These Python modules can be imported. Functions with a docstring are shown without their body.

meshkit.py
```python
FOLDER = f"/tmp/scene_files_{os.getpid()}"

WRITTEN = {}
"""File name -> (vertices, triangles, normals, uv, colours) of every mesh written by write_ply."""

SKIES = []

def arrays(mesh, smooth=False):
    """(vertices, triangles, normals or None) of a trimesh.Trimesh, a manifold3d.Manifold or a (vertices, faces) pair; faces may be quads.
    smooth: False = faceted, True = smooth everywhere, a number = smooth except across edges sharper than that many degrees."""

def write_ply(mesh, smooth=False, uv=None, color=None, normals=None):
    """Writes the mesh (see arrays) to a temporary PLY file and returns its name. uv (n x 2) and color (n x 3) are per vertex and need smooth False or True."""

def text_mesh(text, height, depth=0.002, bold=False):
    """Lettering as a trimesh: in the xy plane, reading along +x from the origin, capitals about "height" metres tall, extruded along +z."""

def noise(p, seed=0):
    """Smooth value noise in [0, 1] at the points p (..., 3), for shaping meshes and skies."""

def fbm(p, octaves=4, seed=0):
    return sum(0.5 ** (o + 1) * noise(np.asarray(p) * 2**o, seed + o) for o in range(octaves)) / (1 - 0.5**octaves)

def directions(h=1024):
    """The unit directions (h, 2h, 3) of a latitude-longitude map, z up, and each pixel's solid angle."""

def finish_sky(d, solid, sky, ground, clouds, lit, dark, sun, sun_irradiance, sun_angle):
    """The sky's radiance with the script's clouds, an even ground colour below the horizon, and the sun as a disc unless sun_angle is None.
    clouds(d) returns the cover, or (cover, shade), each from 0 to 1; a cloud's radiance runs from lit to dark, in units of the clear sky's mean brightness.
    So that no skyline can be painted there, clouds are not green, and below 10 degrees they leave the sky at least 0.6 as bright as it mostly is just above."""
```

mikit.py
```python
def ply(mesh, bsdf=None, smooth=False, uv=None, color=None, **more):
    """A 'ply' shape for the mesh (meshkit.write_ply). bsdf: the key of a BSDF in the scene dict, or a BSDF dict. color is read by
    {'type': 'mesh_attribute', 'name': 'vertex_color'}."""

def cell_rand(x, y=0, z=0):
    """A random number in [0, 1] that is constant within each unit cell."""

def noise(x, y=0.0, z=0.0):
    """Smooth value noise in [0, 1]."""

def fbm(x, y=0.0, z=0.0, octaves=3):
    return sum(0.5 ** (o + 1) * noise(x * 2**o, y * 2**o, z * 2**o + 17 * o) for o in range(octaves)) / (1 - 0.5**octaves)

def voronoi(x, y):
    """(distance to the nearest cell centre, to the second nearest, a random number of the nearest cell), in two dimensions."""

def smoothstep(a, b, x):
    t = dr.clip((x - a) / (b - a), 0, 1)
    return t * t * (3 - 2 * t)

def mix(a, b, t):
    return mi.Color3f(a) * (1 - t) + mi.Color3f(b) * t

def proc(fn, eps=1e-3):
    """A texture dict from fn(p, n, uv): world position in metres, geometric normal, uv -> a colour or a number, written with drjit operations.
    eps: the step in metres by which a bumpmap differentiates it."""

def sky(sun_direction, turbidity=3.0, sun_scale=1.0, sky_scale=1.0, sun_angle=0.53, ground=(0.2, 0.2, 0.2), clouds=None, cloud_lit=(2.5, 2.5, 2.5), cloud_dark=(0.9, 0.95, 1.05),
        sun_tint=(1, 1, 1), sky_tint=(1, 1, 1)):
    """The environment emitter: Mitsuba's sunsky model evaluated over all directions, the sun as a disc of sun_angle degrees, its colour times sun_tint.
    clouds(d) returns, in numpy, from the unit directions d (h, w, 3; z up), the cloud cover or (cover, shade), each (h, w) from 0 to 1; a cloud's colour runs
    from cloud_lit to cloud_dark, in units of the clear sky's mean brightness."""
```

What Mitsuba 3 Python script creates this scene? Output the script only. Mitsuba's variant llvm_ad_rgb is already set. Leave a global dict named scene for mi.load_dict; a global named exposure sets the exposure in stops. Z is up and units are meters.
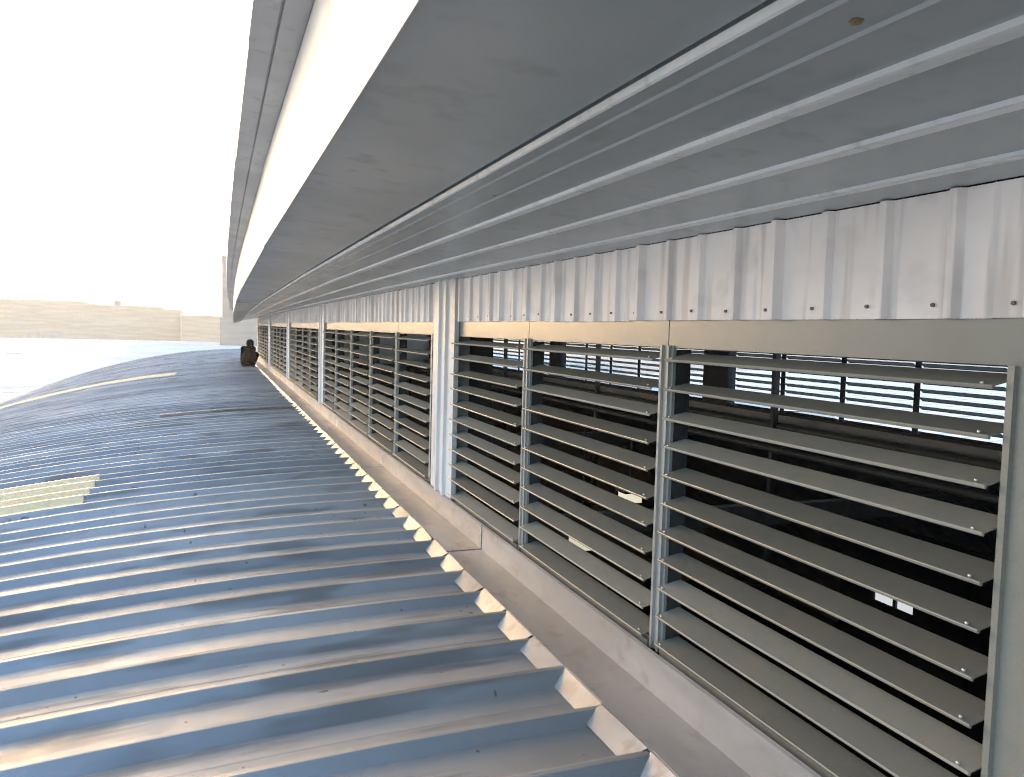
import math, random
import numpy as np, trimesh, mitsuba as mi, mikit, meshkit
import drjit as dr
from shapely.geometry import LineString, Polygon, box as sbox
import manifold3d as m3
from mikit import proc, noise, fbm, smoothstep, mix

T = mi.ScalarTransform4f
random.seed(7)
rng = np.random.default_rng(7)
scene, labels = {}, {}

# ------------------------------------------------------------------ camera, sky, exposure
YAW, PITCH, ROLL, FOV = 0.3417, 0.0682, 0.0261, 62.63
cy, sy, cp, sp = math.cos(YAW), math.sin(YAW), math.cos(PITCH), math.sin(PITCH)
FW = np.array([sy * cp, cy * cp, -sp]); R0 = np.array([cy, -sy, 0.0]); U0 = np.cross(R0, FW)
UP = U0 * math.cos(ROLL) - R0 * math.sin(ROLL)
scene['camera'] = {'type': 'perspective', 'fov': FOV, 'fov_axis': 'x', 'near_clip': 0.05, 'far_clip': 4000.0,
                   'to_world': T().look_at(origin=[0, 0, 0], target=FW.tolist(), up=UP.tolist()),
                   'medium': {'type': 'ref', 'id': 'haze_air'}}
SUN_AZ, SUN_EL = math.radians(-18.0), math.radians(12.0)
SUN = np.array([math.sin(SUN_AZ) * math.cos(SUN_EL), math.cos(SUN_AZ) * math.cos(SUN_EL), math.sin(SUN_EL)])


def clouds(d):
    # a thin bright veil round the low sun and along the horizon, thinning to clear blue overhead and behind
    ang = np.degrees(np.arccos(np.clip(d @ SUN, -1, 1)))
    n = meshkit.fbm(d * 2.5, 4, 3)
    veil = np.exp(-(ang / 46.0) ** 2)
    low = np.exp(-np.clip(d[..., 2], 0, 1) / 0.16) * (0.45 + 0.55 * np.exp(-(ang / 130.0) ** 2))
    cover = np.clip(1 - (1 - veil) * (1 - low) + 0.12 * (n - 0.5) * veil, 0, 1)
    shade = np.clip((ang - 30.0) / 130.0, 0, 1) * (1 - 0.55 * np.exp(-np.clip(d[..., 2], 0, 1) / 0.16))
    return cover, shade


scene['sky'] = mikit.sky(SUN.tolist(), turbidity=3, sun_scale=0.15, sun_angle=26.0, clouds=clouds, cloud_lit=(2.7, 2.42, 2.06),
                         cloud_dark=(0.86, 0.88, 0.92), sky_tint=(0.74, 0.97, 1.26), sun_tint=(1.0, 0.92, 0.82), ground=(0.2, 0.19, 0.17))
exposure = 4.5
HAZE = 0.0011

# ------------------------------------------------------------------ materials
def C(v): return {'type': 'rgb', 'value': list(v)}
def mat(key, base, rough=0.5, metallic=0.0, spec=0.5, bump=None, bscale=1.0, **kw):
    b = {'type': 'principled', 'base_color': base if isinstance(base, dict) else C(base),
         'roughness': rough if isinstance(rough, dict) else float(rough), 'metallic': float(metallic), 'specular': float(spec), **kw}
    if bump is not None:
        b = {'type': 'bumpmap', 'arbitrary': bump, 'scale': float(bscale), 'bsdf': b}
        b['tex'] = b.pop('arbitrary')
    scene[key] = {'type': 'twosided', 'bsdf': b}
    return key


def weathered(a, b, dirt, su=1.0, amount=0.5, sz=1.0):
    def fn(p, n, uv):
        f1 = fbm(p.x * 1.7 * su, p.y * 1.1 * su, p.z * 1.7 * sz, 4)
        f2 = fbm(p.x * 9 * su + 5, p.y * 9 * su, p.z * 4 * sz, 3)
        c = mix(a, b, smoothstep(0.35, 0.65, f1))
        return mix(c, dirt, amount * smoothstep(0.55, 0.78, f2) )
    return proc(fn)


def roof_col(p, n, uv):
    f1 = fbm(p.x * 0.5, p.y * 1.3, 0.0, 4)
    f2 = fbm(p.x * 2.2, p.y * 14.0, 3.0, 3)
    f3 = noise(p.x * 23.0, p.y * 23.0, 1.0)
    c = mix((0.37, 0.375, 0.37), (0.53, 0.515, 0.485), smoothstep(0.3, 0.7, f1))
    c = mix(c, (0.19, 0.175, 0.15), 0.6 * smoothstep(0.52, 0.8, f2))
    return mix(c, (0.18, 0.14, 0.10), 0.8 * smoothstep(0.955, 0.985, f3))
def roof_rough(p, n, uv):
    return 0.40 + 0.26 * fbm(p.x * 1.3, p.y * 5.0, 2.0, 3) + 0.14 * fbm(p.x * 11.0, p.y * 11.0, 2.0, 2)
mat('m_roof', proc(roof_col), proc(roof_rough), metallic=0.6)
mat('m_rooflight', weathered((0.98, 0.71, 0.36), (0.98, 0.75, 0.42), (0.74, 0.54, 0.3)), 0.4)

def clad_col(p, n, uv):
    f1 = fbm(p.x * 2, p.y * 2.5, p.z * 3, 4)
    f2 = fbm(p.y * 26, p.z * 1.6, 4.0, 3)          # rain streaks
    f3 = fbm(p.y * 7, p.z * 9, 9.0, 4)
    c = mix((0.76, 0.69, 0.65), (0.85, 0.785, 0.74), smoothstep(0.3, 0.7, f1))
    c = mix(c, (0.44, 0.38, 0.34), 0.5 * smoothstep(0.5, 0.75, f2))
    return mix(c, (0.38, 0.34, 0.31), 0.22 * smoothstep(0.58, 0.8, f3))
mat('m_clad', proc(clad_col), 0.5, metallic=0.0)
mat('m_post', weathered((0.56, 0.55, 0.53), (0.64, 0.63, 0.61), (0.40, 0.36, 0.32), 2.0, 0.6, 0.6), 0.4, metallic=0.1)
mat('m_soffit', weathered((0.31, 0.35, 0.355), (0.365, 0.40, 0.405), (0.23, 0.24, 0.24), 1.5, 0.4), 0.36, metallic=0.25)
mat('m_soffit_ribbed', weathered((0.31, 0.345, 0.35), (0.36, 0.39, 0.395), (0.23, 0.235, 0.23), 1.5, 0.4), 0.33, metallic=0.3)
mat('m_lit_rib', weathered((0.54, 0.56, 0.56), (0.62, 0.635, 0.63), (0.34, 0.33, 0.31), 2.5, 0.5), 0.35, metallic=0.2)  # paler than the soffit: light on the rib faces put into the colour
mat('m_fascia', weathered((0.50, 0.48, 0.45), (0.57, 0.55, 0.51), (0.42, 0.38, 0.32), 1.0, 0.4), 0.55)
mat('m_gutter', weathered((0.45, 0.44, 0.43), (0.52, 0.51, 0.49), (0.35, 0.33, 0.30), 2.0, 0.5), 0.45, metallic=0.2)
def flash_col(p, n, uv):
    f1 = fbm(p.x * 5, p.y * 1.6, p.z * 5, 4)
    f2 = fbm(p.x * 14, p.y * 14, p.z * 14, 3)
    c = mix((0.26, 0.25, 0.242), (0.33, 0.32, 0.31), smoothstep(0.32, 0.68, f1))
    return mix(c, (0.22, 0.19, 0.165), 0.5 * smoothstep(0.56, 0.78, f2))
mat('m_flash', proc(flash_col), 0.42, metallic=0.2)
mat('m_lip', weathered((0.32, 0.31, 0.30), (0.42, 0.41, 0.40), (0.26, 0.22, 0.18), 2.2, 0.6), 0.38, metallic=0.25)
def blade_base(p, q):
    f1 = fbm(p.x * 3, p.y * 2.0, p.z * 3, 3)
    f2 = noise(p.x * 160, p.y * 160, p.z * 160)
    f3 = fbm(p.x * 6, p.y * 9.0, p.z * 4, 4)
    c = mix((0.242, 0.236, 0.195), (0.282, 0.275, 0.228), f1)
    c = mix(c, (0.33, 0.31, 0.27), 0.35 * f2)
    return mix(c, (0.32, 0.285, 0.22), 0.55 * smoothstep(0.52, 0.75, f3)) * q
BLADES = ('m_blade', 'm_blade_dusty', 'm_blade_dull')
mat('m_blade', proc(lambda p, n, uv: blade_base(p, 1.0)), 0.42, metallic=0.2)
mat('m_blade_dusty', proc(lambda p, n, uv: blade_base(p, 1.1)), 0.55, metallic=0.1)
mat('m_blade_dull', proc(lambda p, n, uv: blade_base(p, 0.9)), 0.38, metallic=0.25)
mat('m_mullion', weathered((0.29, 0.288, 0.262), (0.35, 0.345, 0.32), (0.2, 0.185, 0.16), 3.0, 0.5), 0.4, metallic=0.2)
mat('m_header', weathered((0.20, 0.197, 0.175), (0.225, 0.22, 0.197), (0.18, 0.16, 0.135), 0.7, 0.3), 0.3, metallic=0.15)
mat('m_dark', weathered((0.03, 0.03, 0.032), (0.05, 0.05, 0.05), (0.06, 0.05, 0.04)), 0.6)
mat('m_steel', weathered((0.10, 0.10, 0.10), (0.14, 0.135, 0.125), (0.09, 0.07, 0.05)), 0.5, metallic=0.2)
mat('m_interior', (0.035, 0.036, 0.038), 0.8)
mat('m_screw', (0.14, 0.11, 0.09), 0.5, metallic=0.4)
mat('m_rivet', (0.85, 0.85, 0.83), 0.25, metallic=0.8)
mat('m_strip', (0.17, 0.17, 0.17), 0.5)
mat('m_white_roof', weathered((0.70, 0.66, 0.61), (0.78, 0.74, 0.69), (0.5, 0.48, 0.45), 0.15, 0.4), 0.35, metallic=0.1)
mat('m_cream_roof', weathered((0.74, 0.66, 0.54), (0.80, 0.73, 0.61), (0.55, 0.49, 0.4), 0.15, 0.4), 0.5)
mat('m_wall', weathered((0.60, 0.43, 0.27), (0.66, 0.49, 0.32), (0.53, 0.38, 0.23), 0.1, 0.4), 0.8)
mat('m_tower', weathered((0.32, 0.25, 0.19), (0.36, 0.28, 0.21), (0.28, 0.22, 0.17), 0.1, 0.4), 0.8)
mat('m_mud', (0.24, 0.15, 0.08), 0.9)
mat('m_window', (0.5, 0.45, 0.38), 0.3)
mat('m_ground', weathered((0.26, 0.23, 0.19), (0.33, 0.30, 0.25), (0.16, 0.17, 0.11), 0.05, 0.7), 0.9)
mat('m_jacket', (0.003, 0.004, 0.007), 1.0, 0, 0.02)
mat('m_trousers', (0.003, 0.004, 0.007), 1.0, 0, 0.02)
mat('m_hair', (0.008, 0.007, 0.006), 0.7, 0, 0.1)
mat('m_skin', (0.36, 0.22, 0.15), 0.5)
mat('m_shoe', (0.03, 0.025, 0.022), 0.5)

# ------------------------------------------------------------------ helpers
def new(key):
    k, i = key, 0
    while k in scene or k in labels or any(False for _ in ()):
        i += 1; k = f'{key}_{i:03d}'
    return k
_used = {}
def numbered(key):
    i = _used.get(key, -1) + 1
    _used[key] = i
    return key if i == 0 else f'{key}_{i:03d}'
def add(key, mesh, m, smooth=False, **kw):
    k = numbered(key)
    scene[k] = mikit.ply(mesh, m, smooth, **kw)
    return k
def add_copy(key, src, to_world, bsdf=None):
    k = numbered(key)
    scene[k] = {**src, 'to_world': to_world}
    if bsdf: scene[k]['bsdf'] = {'type': 'ref', 'id': bsdf}
    return k
def tag(k, label=None, cat=None, group=None, kind=None):
    d = labels.setdefault(k, {})
    for a, b in (('label', label), ('category', cat), ('group', group), ('kind', kind)):
        if b: d[a] = b
def thing(name, label, cat, group=None):
    k = numbered(name); tag(k, label, cat, group); return k

def sheet(pts, th):
    """the cross-section of a bent sheet of thickness th, as a polygon"""
    return LineString(pts).buffer(th / 2, cap_style='flat', join_style='mitre', mitre_limit=3)
def ext_y(poly, t0, t1):
    """a polygon in (x, z) extruded along y"""
    m = trimesh.creation.extrude_polygon(poly, t1 - t0, engine='earcut')
    v = m.vertices
    m = trimesh.Trimesh(np.c_[v[:, 0], v[:, 2] + t0, v[:, 1]], m.faces[:, ::-1], process=False)
    return m
def ext_z(poly, z0, z1):
    """a polygon in (y, x) extruded along z"""
    m = trimesh.creation.extrude_polygon(poly, z1 - z0, engine='earcut')
    v = m.vertices
    return trimesh.Trimesh(np.c_[v[:, 1], v[:, 0], v[:, 2] + z0], m.faces[:, ::-1], process=False)
def bx(x0, x1, y0, y1, z0, z1, ch=0.0):
    if ch:
        return ext_y(sbox(x0 + ch, z0 + ch, x1 - ch, z1 - ch).buffer(ch, quad_segs=1), y0, y1)
    m = trimesh.creation.box((x1 - x0, y1 - y0, z1 - z0))
    m.apply_translation(((x0 + x1) / 2, (y0 + y1) / 2, (z0 + z1) / 2))
    return m
def cat(*ms): return trimesh.util.concatenate([m for m in ms])
def tube(a, b, r, n=10):
    return trimesh.creation.cylinder(radius=r, segment=[a, b], sections=n)

# ------------------------------------------------------------------ ground
GZ = -15.0
g = trimesh.Trimesh([[-1500, -1500, GZ], [1500, -1500, GZ], [1500, 1500, GZ], [-1500, 1500, GZ]], [[0, 1, 2], [0, 2, 3]], process=False)
k = add('ground', g, 'm_ground'); tag(k, 'dry hazy ground far below round the halls', 'ground', kind='structure')

# ------------------------------------------------------------------ vaulted ribbed roof
P, TC = 0.33, 2.178                     # rib pitch, a crest
ZC, KV, XV = -1.2565, 0.0234, 1.56      # crest level, curvature, crown
RH = 0.046
T_END = 44.7
def roof_z(x): return ZC - KV * (x - XV) ** 2
def roof_n(x):
    s = -2 * KV * (x - XV)
    n = np.array([-s, 0 * s + 1.0]) / np.sqrt(1 + s * s)
    return n
PROFS = [   # two kinds of rib alternate: one broad and high, one narrower
    [(-0.165, 0), (-0.068, 0), (-0.018, .045), (-0.012, .0465), (0.008, .0465), (0.014, .044), (0.050, 0), (0.165, 0)],
    [(-0.165, 0), (-0.050, 0), (-0.016, .036), (-0.011, .038), (0.008, .038), (0.013, .036), (0.045, 0), (0.128, 0), (0.1345, .0018), (0.141, 0), (0.165, 0)]]
def roof_mesh(tc, n, x0, x1, lift=0.0, step=0.3, flip=None):
    """n ribs, the first crest at tc, from x0 to x1 (x0 > x1: down the vault)"""
    ys, hs = [], []
    for i in range(n):
        for j, (a, h) in enumerate(PROFS[int(round((tc - TC) / P) + i) % 2]):
            if i and j == 0: continue
            ys.append(tc + i * P + a * P / .33); hs.append(h - RH)
    ys, hs = np.array(ys), np.array(hs)
    m = max(2, int(abs(x1 - x0) / step) + 1)
    xs = np.linspace(x0, x1, m)
    X, Y = np.meshgrid(xs, ys, indexing='ij'); H = np.broadcast_to(hs, X.shape)
    q = np.stack([X * 0.9, Y * 1.1, X * 0], -1)
    wob = (meshkit.fbm(q, 3, 5) - 0.5) * 0.013
    q2 = np.stack([X * 0.45, Y * 3.1, X * 0 + 4], -1)
    dy = (meshkit.fbm(q2, 2, 8) - 0.5) * 0.022
    H = H + wob + lift
    n2 = roof_n(X)
    V = np.stack([X + n2[0] * H, Y + dy, roof_z(X) + n2[1] * H], -1).reshape(-1, 3)
    if flip is not None: V[:, 0] = 2 * flip - V[:, 0]
    w = len(ys)
    a = (np.arange(m - 1)[:, None] * w + np.arange(w - 1)[None]).ravel()
    F = np.c_[a, a + w, a + w + 1, a + 1]
    F = np.vstack([F[:, [0, 1, 2]], F[:, [0, 2, 3]]])
    if flip is not None: F = F[:, ::-1]
    return trimesh.Trimesh(V, F, process=False)

roof = thing('vaulted_roof', 'curved ribbed metal roof falling away to the left below the louvres', 'roof')
k0 = -16
i = 0
while True:
    tc = TC + (k0 + 4 * i) * P
    if tc > T_END - 1.3: break
    light = i in (8, 21)
    if light:
        add(f'{roof}__roof_sheet', roof_mesh(tc, 4, 1.42, -1.12), 'm_roof', 14)
        q = add(f'{roof}__rooflight_sheet', roof_mesh(tc, 4, -0.98, -22, 0.006), 'm_rooflight', 14)
        tag(q, 'cream translucent rooflight sheet nearer the camera' if i < 15 else 'far pale translucent rooflight sheet, a thin white band')
    else:
        add(f'{roof}__roof_sheet', roof_mesh(tc, 4, 1.42, -22, step=0.3 if tc < 20 else 0.6), 'm_roof', 14)
    last = tc
    i += 1
tl = last + 3 * P + 0.165
xs = np.linspace(1.42, -22, 70)
# trim over the far verge
v = []
for x in xs:
    n2 = roof_n(x)
    for (yy, h) in ((tl - 0.06, 0.012), (tl + 0.05, 0.012), (tl + 0.05, -0.16)):
        v.append((x + n2[0] * h, yy, roof_z(x) + n2[1] * h))
f = []
for a in range(len(xs) - 1):
    for b in range(2):
        f.append((3 * a + b, 3 * a + 3 + b, 3 * a + 4 + b, 3 * a + 1 + b))
q = add(f'{roof}__verge_trim', (np.array(v), np.array(f)), 'm_gutter'); tag(q, 'bent trim along the far curved end of the roof')
ts = 13.35
xs = np.linspace(1.15, -0.75, 12)
v = np.array([(x, ts + yy + 0.01 * math.sin(x * 5), roof_z(x) + h) for x in xs for (yy, h) in ((-.022, .004), (-.022, .016), (.022, .016), (.022, .004))])
f = np.array([(4 * a + b, 4 * a + 4 + b, 4 * a + 4 + (b + 1) % 4, 4 * a + (b + 1) % 4) for a in range(len(xs) - 1) for b in range(4)])
q = add(f'{roof}__cover_strip', (v, f), 'm_strip'); tag(q, 'dark narrow strip lying across the ribs')
# the half of the roof beyond the louvred clerestory
XM = 4.7                                     # middle of the clerestory
farroof = thing('vaulted_roof', 'ribbed roof slope on the far side of the clerestory, glimpsed between the blades', 'roof')
for i in range(0, 37):
    add(f'{farroof}__roof_sheet', roof_mesh(TC + (k0 + 4 * i) * P, 4, 1.42, -22, step=1.2, flip=XM), 'm_roof', 14)

# ------------------------------------------------------------------ hall below: walls with one real window
hall = thing('factory_hall', 'long factory hall under the vaulted roof, dark inside', 'building')
zb = roof_z(-21.6)
add(f'{hall}__wall', bx(-22, -21.8, -4, tl, GZ, zb - .05), 'm_wall')
WX = 2 * XM + 21.8
add(f'{hall}__wall', bx(WX, WX + .2, -4, tl, GZ, zb - .05), 'm_wall')
def gable(y0, y1):
    xx = np.linspace(-21.7, 1.5, 40)
    top = [(x, roof_z(x) - 0.06) for x in xx] + [(1.56, 0.9), (2 * XM - 1.56, 0.9)] + [(2 * XM - x, roof_z(x) - 0.06) for x in xx[::-1]]
    return ext_y(Polygon(top + [(2 * XM + 21.7, GZ), (-21.7, GZ)]), y0, y1)
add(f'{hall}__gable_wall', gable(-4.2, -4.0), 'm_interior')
def low_gable(y0, y1):
    xx = np.linspace(-21.7, 1.5, 40)
    top = [(x, roof_z(x) - 0.06) for x in xx] + [(2 * XM - x, roof_z(x) - 0.06) for x in xx[::-1]]
    return ext_y(Polygon(top + [(2 * XM + 21.7, GZ), (-21.7, GZ)]), y0, y1)
add(f'{hall}__gable_wall', low_gable(tl - .25, tl - .05), 'm_wall')
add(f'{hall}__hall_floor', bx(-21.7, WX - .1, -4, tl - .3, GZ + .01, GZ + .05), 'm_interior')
# deck between the clerestory end and the roof's end
T_WALL = 31.5
add(f'{hall}__deck', bx(1.30, 2 * XM - 1.30, T_WALL + .1, tl, ZC - .12, ZC - .07), 'm_roof')

# ------------------------------------------------------------------ near clerestory wall
XF, XB = 1.470, 1.522
clw = thing('clerestory_wall', 'near louvred clerestory wall with pale ribbed cladding above its grey blades', 'wall')
posts = [(-2.1, -1.55), (5.29, 5.84), (12.20, 12.78), (18.02, 18.55), (24.35, 24.9)]
bays = [(-1.525, 1.18, 2), (1.215, 5.40, 3), (5.95, 12.33, 5), (12.90, 18.02, 4), (18.55, 24.35, 5), (24.9, 31.3, 5)]
NB, Z1, DZ = 11, -0.086, 0.1001
blade_poly = sheet([(0.0, 0.0), (0.090, 0.0205), (0.093, 0.0205)], 0.003).union(LineString([(0.0015, -0.0035), (0.0, 0.0)]).buffer(0.0032, quad_segs=3))
MW = 0.085
def mull_poly(yc, w):
    h = w / 2
    o = [(-h, .024), (-h, .012), (-h + .012, .012), (-h + .012, .0), (-h + .026, .0), (-h + .028, .010), (h - .028, .010), (h - .026, .0), (h - .012, .0), (h - .012, .012), (h, .012), (h, .024)]
    return Polygon([(yc + a, XB - .03 + b) for a, b in o])
def panel_mesh_set(L):
    return ext_y(blade_poly, 0.0, L)
cache = {}
pn = 0
for bi, (ta, tb, n) in enumerate(bays):
    pitch = (tb - ta) / n
    L = round(pitch - MW - 0.012, 4)
    if L not in cache:
        cache[L] = mikit.ply(panel_mesh_set(L), 'm_blade', 25)
    for j in range(n):
        a = ta + j * pitch + MW / 2 + .006
        pk = numbered(f'{clw}__louvre_panel')
        base = None
        for b in range(NB):
            tilt = random.gauss(0, 1.5)
            x, z = XF + random.gauss(0, .0012), Z1 - DZ * b + random.gauss(0, .0012)
            add_copy(f'{pk}__blade', cache[L], T().translate([x, a + random.gauss(0, .0015), z]).rotate([0, 1, 0], tilt).rotate([0, 0, 1], random.gauss(0, .06)), random.choice(BLADES))
        # frame: sill channel behind the blades
        fr = cat(bx(XB - .02, XB + .06, a - .004, a + L + .004, -1.135, -1.118), bx(XB - .005, XB + .05, a - .003, a + L + .003, -1.118, -1.108), bx(XB - .03, XB - .021, a - .004, a + L + .004, -1.135, -1.112))
        add(f'{pk}__frame', fr, 'm_blade')
        if bi < 3:
            rv = []
            for b in range(NB):
                for yy in (a + .03, a + L - .03):
                    s = trimesh.creation.icosphere(1, 0.0042)
                    s.apply_translation((XF + .006, yy, Z1 - DZ * b + .006)); rv.append(s)
            q = add(f'{pk}__rivets', cat(*rv), 'm_rivet', True); tag(q, kind='stuff')
        # header sheet over the panel
        hd = ext_y(sheet([(XB - .012, .075), (XB - .012, -.042), (XB + .02, -.046)], .003), a - MW / 2 - .003, a + L + MW / 2 + (.003 if bi else .048))
        add(f'{clw}__header_sheet', hd, 'm_header')
        if j < n - 1:
            yc = ta + (j + 1) * pitch
            add(f'{clw}__mullion', ext_z(mull_poly(yc, MW), -1.13, -.036), 'm_mullion')
            add(f'{clw}__mullion_shade', cat(bx(XB - .005, XB + .035, yc - .036, yc + .036, -1.1, -.05), bx(XB + .035, XB + .06, yc - .03, yc + .014, -1.1, -.05)), 'm_dark')  # mullion depth coloured dark in place of the shadow on it
    for yc in ((ta,) if bi == 0 else (tb,) if bi == 1 else (ta, tb)):   # half jambs against the posts
        s = 1 if yc == ta else -1
        add(f'{clw}__jamb', bx(XB - .028, XB + .08, min(yc, yc + s * .04), max(yc, yc + s * .04), -1.13, -.036, .004), 'm_mullion')
add(f'{clw}__mullion', ext_z(mull_poly(1.202, .118), -1.13, -.043), 'm_blade_dull')
add(f'{clw}__mullion_shade', bx(XB - .005, XB + .05, 1.16, 1.24, -1.1, -.05), 'm_dark')  # wide mullion: shadow on its depth put into the colour here too
for (a, b) in posts + [(T_WALL - .2, T_WALL)]:
    pts = [(a, 1.505), (a, 1.475), (a + .05, 1.470)]
    w = b - a
    for c in (0.30, 0.62):
        if w > .3: pts += [(a + w * c - .035, 1.470), (a + w * c - .018, 1.452), (a + w * c + .018, 1.452), (a + w * c + .035, 1.470)]
    pts += [(b - .05, 1.470), (b, 1.475), (b, 1.505)]
    add(f'{clw}__post', ext_z(sheet(pts, .003), -1.118, .345 - .1 * (a / 31) ** 2 * (a > 0)), 'm_post')
    add(f'{clw}__column', bx(1.60, 1.80, (a + b) / 2 - .1, (a + b) / 2 + .1, -1.4, .33), 'm_dark')
# ribbed cladding above the louvres, in sheets of four ribs
CP, CT = 0.2, 1.40
nsh = 0
t = CT - 0.1 - 0.8 * 4
cz0, cz1 = 0.0508, 0.3275
screws = []
while t < T_WALL - .1:
    pts = [(t + .002, 1.5)]
    for r in range(4):
        c = t + .1 + r * CP
        dp = .016 if r < 3 else .026
        pts += [(c - .021, 1.5), (c - .010, 1.5 - dp), (c + .010, 1.5 - dp), (c + (.021 if r < 3 else .013), 1.5)]
        if c < 14:
            s = trimesh.creation.cylinder(radius=.0045, height=.006, sections=8)
            s.apply_transform(trimesh.transformations.rotation_matrix(math.pi / 2, [0, 1, 0])); s.apply_translation((1.4955, c + .05, cz0 + .03 + random.gauss(0, .002))); screws.append(s)
    pts += [(t + .798, 1.5), (t + .81, 1.4965)]
    m = ext_z(sheet(pts, .0016), cz0 + random.gauss(0, .0015), cz1 - .1 * (max(t, 0) / 31) ** 2)
    add(f'{clw}__cladding_sheet', m, 'm_clad')
    t += .8
q = add(f'{clw}__screws', cat(*screws), 'm_screw'); tag(q, 'row of dark screw heads along the cladding foot', kind='stuff')
# base flashing: upstand, apron and a lip into each pan
lipP = Polygon([(-.158, 0), (.160, 0), (.150, -.083), (-.125, -.083)])
ang = math.radians(33)
lm = trimesh.creation.extrude_polygon(lipP, .002, engine='earcut')
vv = lm.vertices
lm = trimesh.Trimesh(np.c_[vv[:, 1] * math.cos(ang) - vv[:, 2] * math.sin(ang), vv[:, 0], vv[:, 1] * math.sin(ang) + vv[:, 2] * math.cos(ang)], lm.faces, process=False)
lip_src = mikit.ply(lm, 'm_lip')
joints = [-1.47, 1.53, 4.53, 7.53, 10.53, 13.53, 16.53, 19.53, 22.53, 25.53, 28.53, 31.5]
crest = TC - 12 * P
for a, b in zip(joints[:-1], joints[1:]):
    fk = numbered(f'{clw}__flashing')
    o = random.gauss(0, .0012)
    prof = [(1.462, -1.112), (1.452 + o, -1.117), (1.450 + o, -1.252), (1.245 + o, -1.2535 + o)]
    add(f'{fk}__apron', ext_y(sheet(prof, .002), a + .003, b - .003), 'm_flash')
    if b < 31: add(f'{fk}__joint_strip', ext_y(sheet([(x - .003, z + .0025) for x, z in prof[1:]], .002), b - .006, b + .006), 'm_strip' if abs(b - 4.53) < .1 else 'm_gutter')
    c = crest
    while c < a: c += P
    while c + .02 < b:
        add_copy(f'{fk}__lip', lip_src, T().translate([1.246 + random.gauss(0, .003), c + P / 2 + random.gauss(0, .003), -1.2535]).rotate([0, 1, 0], random.gauss(0, 2)).rotate([0, 0, 1], random.gauss(0, 0.8)))
        c += P

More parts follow.
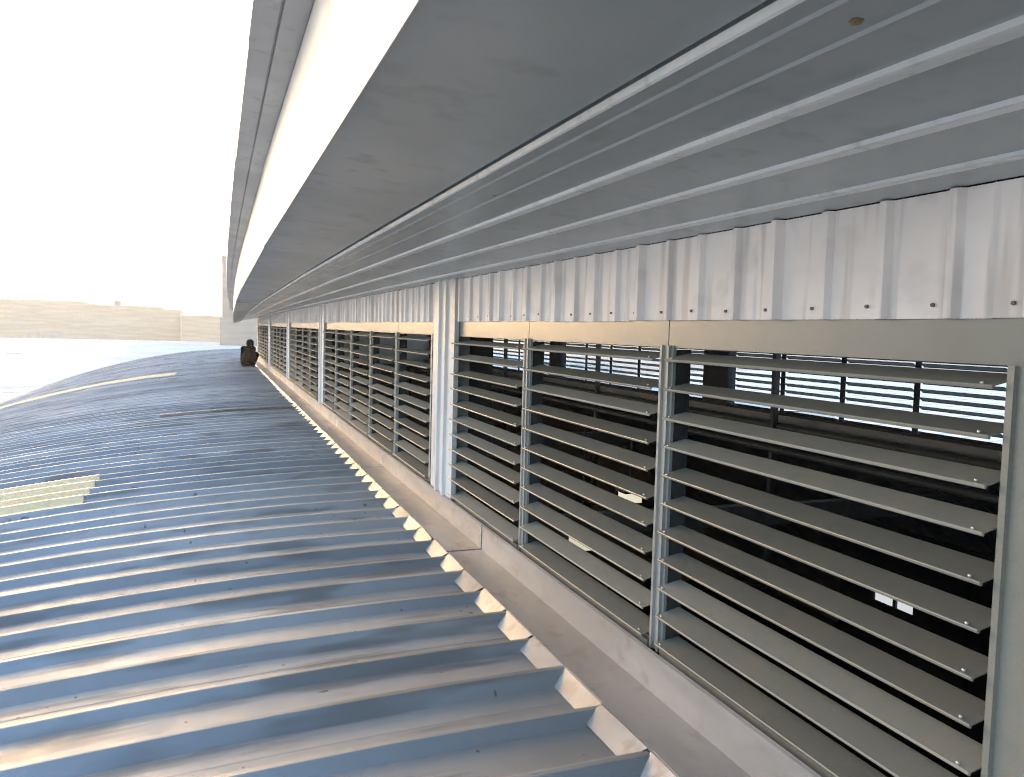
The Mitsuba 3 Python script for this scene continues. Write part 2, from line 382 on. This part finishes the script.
# ------------------------------------------------------------------ far clerestory wall (its blades seen from inside)
fcl = thing('clerestory_wall', 'far louvred wall seen across the dark inside, an added pale roof showing between its blades', 'wall')
def mir(m):
    v = np.array(m.vertices); v[:, 0] = 2 * XM - v[:, 0]
    return trimesh.Trimesh(v, np.array(m.faces)[:, ::-1], process=False)
fbays = [(-1.2, 4.6, 5), (5.3, 11.56, 5), (12.28, 18.5, 5), (19.2, 25.4, 5), (26.1, 31.3, 4)]
for (ta, tb, n) in fbays:
    pitch = (tb - ta) / n
    L = round(pitch - MW - .012, 4)
    fm = panel_mesh_set(L); fv = np.array(fm.vertices); fv[:, 0] *= -1
    src = mikit.ply(trimesh.Trimesh(fv, fm.faces[:, ::-1], process=False), 'm_blade', 25)
    for j in range(n):
        a = ta + j * pitch + MW / 2 + .006
        pk = numbered(f'{fcl}__louvre_panel')
        for b in range(NB):
            add_copy(f'{pk}__blade', src, T().translate([2 * XM - XF, a, Z1 - DZ * b - .012]).rotate([0, 1, 0], 15 + random.gauss(0, 1.0)))
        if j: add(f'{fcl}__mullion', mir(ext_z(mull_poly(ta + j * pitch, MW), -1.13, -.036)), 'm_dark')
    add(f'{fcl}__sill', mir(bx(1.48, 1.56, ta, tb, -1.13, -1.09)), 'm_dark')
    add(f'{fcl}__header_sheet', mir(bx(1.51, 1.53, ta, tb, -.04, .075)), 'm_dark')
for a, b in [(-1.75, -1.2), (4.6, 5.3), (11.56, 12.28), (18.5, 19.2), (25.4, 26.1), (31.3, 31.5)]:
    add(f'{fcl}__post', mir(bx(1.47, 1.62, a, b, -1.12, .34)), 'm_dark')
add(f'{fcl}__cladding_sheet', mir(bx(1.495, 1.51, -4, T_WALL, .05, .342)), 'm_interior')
add(f'{fcl}__flashing', mir(cat(bx(1.44, 1.46, -4, T_WALL, -1.4, -1.115), bx(1.25, 1.44, -4, T_WALL, -1.262, -1.250))), 'm_flash')

# ------------------------------------------------------------------ eaves: soffit, fascia, gutter and the clerestory's own roof
eav = thing('eaves_roof', 'overhanging eaves roof with grey ribbed soffit and bright fascia above the louvres', 'roof')
SS = 0.1
def warp(m):
    """the eaves sag and draw in a little towards the far end"""
    if isinstance(m, trimesh.Trimesh):
        v = np.array(m.vertices); t = (np.clip(v[:, 1], 0, None) / 31.0) ** 2; w = np.clip((1.5 - v[:, 0]) / 1.24, 0, 1.2)
        v[:, 0] += 0.40 * w * t; v[:, 2] -= (0.10 + 0.28 * w) * t
        return trimesh.Trimesh(v, m.faces, process=False)
def sz(x): return 0.334 + SS * (1.5 - x)
def rib(c, w=.012, h=.040, s=.03):
    return [(c - w - .004, sz(c - w)), (c - w, sz(c) - h), (c + w, sz(c) - h), (c + w + s, sz(c + w + s))]
inner = [(.660, sz(.66) + .03), (.660, sz(.66))]
for c in (.713, .795): inner += [(c - .004, sz(c)), (c, sz(c) - .0045), (c + .004, sz(c))]
LIT_RIBS = ((.664, .0042, .014), (.925, .018, .012), (1.145, .017, .012), (1.37, .016, .011))  # strips added along the rib faces, their brightness painted in
inner += [(1.496, sz(1.496))]
sj = [-3.2, 0.45, 6.8, 13.2, 19.6, 26.0, T_WALL]
for a, b in zip(sj[:-1], sj[1:]):
    o = random.gauss(0, .002)
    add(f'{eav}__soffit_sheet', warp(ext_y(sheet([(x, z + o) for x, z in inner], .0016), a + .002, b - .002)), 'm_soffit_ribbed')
    for c, w, h in LIT_RIBS:
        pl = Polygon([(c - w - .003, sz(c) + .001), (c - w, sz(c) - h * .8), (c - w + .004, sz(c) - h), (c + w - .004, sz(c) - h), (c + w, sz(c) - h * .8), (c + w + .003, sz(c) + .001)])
        add(f'{eav}__lit_rib_strip', warp(ext_y(pl, a, b - .001)), 'm_lit_rib')
xs0 = .255
oj = [-3.2, 2.9, 8.9, 14.9]
for i, (a, b) in enumerate(zip(oj[:-1], oj[1:])):
    o = random.gauss(0, .0006)
    # an outer panel with slight oil-canning
    nx, ny = 10, int((b - a) / .2) + 2
    X, Y = np.meshgrid(np.linspace(xs0 + .004, .648, nx), np.linspace(a, b, ny), indexing='ij')
    edge = np.minimum(1, np.minimum(X - xs0 - .004, .648 - X) / .08)
    Z = sz(X) + o + edge * (meshkit.fbm(np.stack([X * 3, Y * .9, X * 0], -1), 3, 11) - .5) * .010
    V = np.stack([X, Y, Z], -1).reshape(-1, 3)
    q = (np.arange(nx - 1)[:, None] * ny + np.arange(ny - 1)[None]).ravel()
    F = np.c_[q, q + 1, q + ny + 1, q + ny]
    V2 = V + [0, 0, .003]
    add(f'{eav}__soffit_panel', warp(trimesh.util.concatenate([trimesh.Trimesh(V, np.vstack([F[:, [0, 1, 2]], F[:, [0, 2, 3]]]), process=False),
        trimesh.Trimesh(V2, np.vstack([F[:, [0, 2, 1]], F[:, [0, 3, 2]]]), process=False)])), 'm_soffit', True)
ZF0, ZF1 = sz(xs0) - .012, .90
T_CAN = 33.0
for yy in np.arange(14.9, T_CAN - .1, 1.1):
    add(f'{eav}__soffit_board', warp(bx(xs0 + .004, .648, yy + .03, min(yy + .62, T_CAN), sz(.45) - .012, sz(.45) + .012)), 'm_fascia')
    add(f'{eav}__soffit_board', warp(bx(xs0 + .004, .648, min(yy + .62, T_CAN - .03), min(yy + 1.13, T_CAN), sz(.45) + .02, sz(.45) + .04)), 'm_soffit')

fj = [-3.2, 5.0, 10.1, 15.3, 21.4, 27.5, T_CAN]
for i, (a, b) in enumerate(zip(fj[:-1], fj[1:])):
    o = (0, -.0025, .001, -.001, 0, .001, 0)[i]
    prof = [(xs0 - o, ZF0 + o), (xs0 - o, ZF1)]
    add(f'{eav}__fascia_panel', warp(ext_y(sheet(prof, .002), a, b + .012)), 'm_fascia')
gj = np.arange(-3.2, T_CAN + .1, 2.04)
for i, (a, b) in enumerate(zip(gj[:-1], gj[1:])):
    o = random.gauss(0, .0016)
    add(f'{eav}__gutter_length', warp(ext_y(sheet([(xs0 + .02, ZF1 + .004), (.186, ZF1 + .006), (.184, ZF1 + .022), (.176, ZF1 + .022), (.174, ZF1 + .010), (.102 + o, ZF1 + .016 + o), (.100 + o, ZF1 + .075)], .002), a - .01, b + (0.0 if i % 2 else .012))), 'm_gutter')
for s in (0, 1):
    for a, b in zip(fj[:-1], fj[1:]):
        m = warp(ext_y(sheet([(.095, ZF1 + .08), (1.5, ZF1 + .22), (XM, ZF1 + .52)], .05), a - (1 if a < 0 else 0), b))
        add(f'{eav}__roof_slope', m if not s else mir(m), 'm_gutter')
m = mir(cat(ext_y(sheet([(xs0, sz(xs0)), (1.5, sz(1.5))], .004), -4.2, T_CAN), bx(xs0 - .01, xs0, -4.2, T_CAN, ZF0, ZF1)))
add(f'{eav}__soffit_sheet', m, 'm_soffit')
add(f'{clw}__end_wall', bx(1.52, 2 * XM - 1.52, T_WALL, T_WALL + .1, -1.35, .40), 'm_clad')
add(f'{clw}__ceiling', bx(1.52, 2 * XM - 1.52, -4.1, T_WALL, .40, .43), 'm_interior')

for (x, y, rr, lab) in ((.766, .889, .0075, 'small brown mud lump stuck to the soffit near the top edge of the picture'), (.783, 2.40, .0075, 'tiny rusty mud lump on the soffit above the second louvre panel')):
    m = trimesh.creation.icosphere(3, rr)
    v = np.array(m.vertices); v *= (0.45 + 1.2 * meshkit.fbm(v / rr * 2.2 + x * 50, 3, 2))[:, None]; v[:, 2] *= .7
    m = trimesh.Trimesh(v + [x, y, sz(x) - .004], m.faces, process=False)
    k = add('mud_lump', m, 'm_mud', True); tag(k, lab, 'mud lump')
# ------------------------------------------------------------------ steelwork in the dark inside
truss = thing('roof_truss', 'dark steel truss members in the shade behind the blades', 'truss')
add(f'{truss}__chord', tube((7.62, -4, -1.27), (7.62, T_WALL, -1.27), .06), 'm_steel', True)
add(f'{truss}__chord', tube((7.35, -4, -1.55), (7.35, T_WALL, -1.55), .05), 'm_steel', True)
for yy in np.arange(1.2, 31, 5.9):
    add(f'{truss}__beam', bx(1.7, 7.7, yy, yy + .12, -1.9, -1.7), 'm_steel')
    add(f'{truss}__hanger', bx(7.52, 7.60, yy + 2.9, yy + 2.98, -3.6, -.1), 'm_steel')
    add(f'{truss}__brace', tube((2.0, yy + .06, -1.7), (7.5, yy + 2.9, -3.6), .035, 8), 'm_steel', True)
scene['m_lamp'] = {'type': 'diffuse', 'reflectance': C((.8, .8, .78))}
def lamp(x, y, z, lx, ly, lz, power, label, top):
    k = thing('hanging_lamp', label, 'lamp')
    add(f'{k}__housing', bx(x - lx / 2 - .03, x + lx / 2 + .03, y - ly / 2 - .03, y + ly / 2 + .03, z + lz + .002, z + lz + .06), 'm_dark')
    q = numbered(f'{k}__lamp_tube')
    scene[q] = mikit.ply(bx(x - lx / 2, x + lx / 2, y - ly / 2, y + ly / 2, z, z + lz), 'm_lamp')
    scene[q]['emitter'] = {'type': 'area', 'radiance': C([power * c for c in (1.0, .90, .66)])}
    add(f'{k}__cable', tube((x, y, z + lz + .05), (x, y, top), .012, 6), 'm_dark')
LAMPS = [(3.60, 6.82, -1.53, .16, .16, .09), (3.6, 7.84, -2.20, .12, .40, .09)]
lamp(*LAMPS[0], .034, 'small lit lamp glowing between the middle blades of the second panel', -.9)
lamp(*LAMPS[1], .03, 'lit lamp tube low between the lower blades of the second panel', -.9)
cab = thing('control_cabin', 'dark cabin with a small lit window deep inside the hall, low between the nearest blades', 'cabin')
cx, cz = 20.0, -8.30
add(f'{cab}__wall', cat(bx(cx + .15, cx + 3, 17.6, 22.6, -10.5, -6.6), bx(cx, cx + .12, 17.6, 19.45, -10.5, -6.6), bx(cx, cx + .12, 21.05, 22.6, -10.5, -6.6), bx(cx, cx + .12, 19.45, 21.05, -10.5, cz), bx(cx, cx + .12, 19.45, 21.05, cz + .72, -6.6)), 'm_interior')
add(f'{cab}__base', bx(cx + .1, cx + 2.9, 17.8, 22.4, GZ + .05, -10.51), 'm_interior')
for y0, y1 in ((19.45, 20.12), (20.24, 21.05)):
    q = numbered(f'{cab}__window_pane')
    scene[q] = mikit.ply(bx(cx + .06, cx + .08, y0, y1, cz, cz + .72), 'm_lamp')
    scene[q]['emitter'] = {'type': 'area', 'radiance': C([.032 * c for c in (.95, .98, 1.0)])}
add(f'{cab}__window_bar', bx(cx - .02, cx + .1, 20.12, 20.24, cz, cz + .72), 'm_dark')
add(f'{cab}__window_bar', bx(cx - .01, cx + .05, 19.45, 20.119, cz + .5, cz + .56), 'm_dark')

# ------------------------------------------------------------------ crouching person at the far end of the gutter
def chain(bones):
    out = m3.Manifold()
    for (a, ra), (b, rb) in bones:
        s = [m3.Manifold.sphere(r, 14).translate(list(map(float, p))) for p, r in ((a, ra), (b, rb))]
        out = out + m3.Manifold.batch_hull(s)
    m = out.refine_to_length(.035).to_mesh()
    tm = trimesh.Trimesh(m.vert_properties[:, :3], m.tri_verts, process=True)
    trimesh.smoothing.filter_taubin(tm, iterations=12)
    return tm
PX, PY = 0.98, 26.3
PZ = float(roof_z(PX)) - .02
def person():
    k = thing('person', 'person in dark clothes crouching at the far end of the gutter, back turned', 'person')
    def pt(x, y, z): return np.array([PX + x, PY + y, PZ + z])
    J = dict(head=pt(.05, .15, .70), neck=pt(.03, .10, .58), chest=pt(.01, .04, .44), pelvis=pt(-.02, -.12, .18))
    for s, n in ((-1, 'l'), (1, 'r')):
        J[n + 'hip'] = pt(s * .10, -.08, .19); J[n + 'knee'] = pt(s * .17 + .05, .27, .36); J[n + 'ankle'] = pt(s * .13, .02, .09); J[n + 'toe'] = pt(s * .15, .20, .035)
        J[n + 'sho'] = pt(s * .125, .08, .54); J[n + 'elb'] = pt(s * .15, .28, .36); J[n + 'wri'] = pt(s * .12, .46, .28); J[n + 'hand'] = pt(s * .09, .54, .24)
    def B(a, ra, b, rb): return ((J[a], ra), (J[b], rb))
    tors = [B('pelvis', .125, 'chest', .13), B('chest', .14, 'neck', .07), B('chest', .13, 'lsho', .075), B('chest', .13, 'rsho', .075)]
    arms = [b for n in 'lr' for b in (B(n + 'sho', .062, n + 'elb', .048), B(n + 'elb', .047, n + 'wri', .035))]
    legs = [b for n in 'lr' for b in (B('pelvis', .12, n + 'hip', .10), B(n + 'hip', .10, n + 'knee', .07), B(n + 'knee', .066, n + 'ankle', .045))]
    hands = []
    for s, n in ((-1, 'l'), (1, 'r')):
        hands.append(B(n + 'wri', .028, n + 'hand', .032))
        for q in range(4):
            a = J[n + 'hand'] + [(-.03 + .02 * q), .02, 0]; b = a + [0.004 * s, .055 - .006 * abs(q - 1.5), -.03]
            hands.append(((a, .010), (b, .008)))
        a = J[n + 'hand'] + [-s * .03, -.01, 0]; hands.append(((a, .011), (a + [-s * .03, .04, -.01], .009)))
    hd = [((J['neck'], .055), (J['head'] + [0, -.02, -.03], .06)), ((J['head'] + [0, -.015, .02], .095), (J['head'] + [0, .03, -.05], .068)),
          ((J['head'] + [0, .085, -.02], .014), (J['head'] + [0, .10, -.04], .012)), ((J['head'] + [-.088, 0, -.02], .02), (J['head'] + [.088, 0, -.02], .02))]
    body = chain(tors + arms + legs + hands + hd)
    add(f'{k}__body', body, 'm_skin', True)
    add(f'{k}__jacket', chain([((a, ra + .026), (b, rb + .026)) for (a, ra), (b, rb) in tors + arms]), 'm_jacket', True)
    add(f'{k}__trousers', chain([((a, ra + .032), (b, rb + .032)) for (a, ra), (b, rb) in legs]), 'm_trousers', True)
    for n in 'lr': add(f'{k}__shoe', chain([((J[n + 'ankle'] + [0, -.03, -.03], .05), (J[n + 'toe'], .038))]), 'm_shoe', True)
    add(f'{k}__hair', chain([((J['head'] + [0, -.02, .025], .112), (J['head'] + [0, -.045, -.06], .10))]), 'm_hair', True)
person()

# ------------------------------------------------------------------ neighbouring roofs and the hazy skyline
def big_roof(name, label, x0, x1, y0, y1, z, rise, pitch, m_='m_white_roof'):
    k = thing(name, label, 'roof', )
    ys = np.arange(y0, y1, pitch)
    n = 24
    xs = np.linspace(x0, x1, n)
    u = np.linspace(-1, 1, n)
    w = max(1, len(ys) // 12)
    for i in range(0, len(ys), w):
        yy = []
        for y in ys[i:i + w]: yy += [(y, 0), (y + pitch * .8, 0), (y + pitch * .86, .06), (y + pitch * .94, .06)]
        yy.append((min(ys[i:i + w][-1] + pitch, y1), 0))
        V = np.array([(x, y, z + rise * (1 - a * a) + h) for x, a in zip(xs, u) for y, h in yy]); m = len(yy)
        q = (np.arange(n - 1)[:, None] * m + np.arange(m - 1)[None]).ravel()
        add(f'{k}__roof_sheet', (V, np.c_[q, q + m, q + m + 1, q + 1]), m_)
    add(f'{k}__wall', cat(bx(x0, x0 + .2, y0, y1, GZ, z), bx(x1 - .2, x1, y0, y1, GZ, z), bx(x0 + .2, x1 - .2, y0, y0 + .2, GZ, z), bx(x0 + .2, x1 - .2, y1 - .2, y1, GZ, z)), 'm_white_roof')
big_roof('white_roof', 'pale flat roof directly beyond the curved end of the ribbed roof', -70, 40, 46.5, 118, -4.9, .5, 1.0)
big_roof('white_roof', 'glaring white roof strip just under the hazy skyline', -110, 60, 118.4, 205, -5.0, .7, 1.0)
big_roof('white_roof', 'added pale roof beyond the far louvres that brightens the gaps between the blades', 36, 150, -60, 110, -7.5, 2.5, 2.0, 'm_cream_roof')  # roof added here only to make the far louvre gaps bright

def block(name, label, cat_, x0, x1, y0, y1, z1, m, windows=()):
    k = thing(name, label, cat_)
    add(f'{k}__wall', bx(x0, x1, y0, y1, GZ, z1), m)
    add(f'{k}__parapet', bx(x0 - .2, x1 + .2, y0 - .2, y1 + .2, z1 + .003, z1 + .5), m)
    for (a, b, c, d) in windows:
        add(f'{k}__window', bx(a, b, y0 - .12, y0 + .02, c, d), 'm_window')
    return k
DB = 260.0
wins = []
for x in np.arange(-50, -36, 1.9): wins.append((x + (x * 3 % .7), x + .5 + (x * 3 % .9), -6.0, -4.9 + (x * 7 % 1.6)))
kb = block('long_building', 'long hazy building forming most of the skyline, stepped flat top', 'building', -130, -9, DB, DB + 30, 3.0, 'm_wall', wins)
add(f'{kb}__upper_storey', bx(-75, -34, DB + 2, DB + 25, 3.5, 5.1), 'm_wall')
add(f'{kb}__upper_storey', bx(-34, -14, DB + 2, DB + 25, 3.5, 4.3), 'm_wall')
add(f'{kb}__roof_tank', tube((-25.6, DB + 3, 4.31), (-25.6, DB + 3, 5.6), .9, 16), 'm_tower', 30)
block('low_building', 'low hazy block between the long building and the tower', 'building', -8, 6, 240, 262, 1.4, 'm_wall')
kt = block('tower_block', 'tall hazy brown tower rising behind the eaves', 'tower', 1.7, 14, 180, 195, 13.0, 'm_tower')
add(f'{kt}__low_wing', bx(1.2, 40, 176, 179.7, GZ, 1.2), 'm_tower')

# ------------------------------------------------------------------ air
scene['haze_air'] = {'type': 'homogeneous', 'albedo': C((.96, .93, .86)), 'sigma_t': HAZE, 'phase': {'type': 'hg', 'g': 0.5}}
hz0, hz1 = GZ - 1.0, 16.0
scene['haze'] = {'type': 'cube', 'to_world': T().translate([0, 0, (hz0 + hz1) / 2]).scale([1600, 1600, (hz1 - hz0) / 2]), 'bsdf': {'type': 'null'},
                 'interior': {'type': 'ref', 'id': 'haze_air'}}
tag('haze', 'thin warm haze filling the air', 'haze', kind='stuff')
# references need the medium first
scene = {'haze_air': scene.pop('haze_air'), **scene}
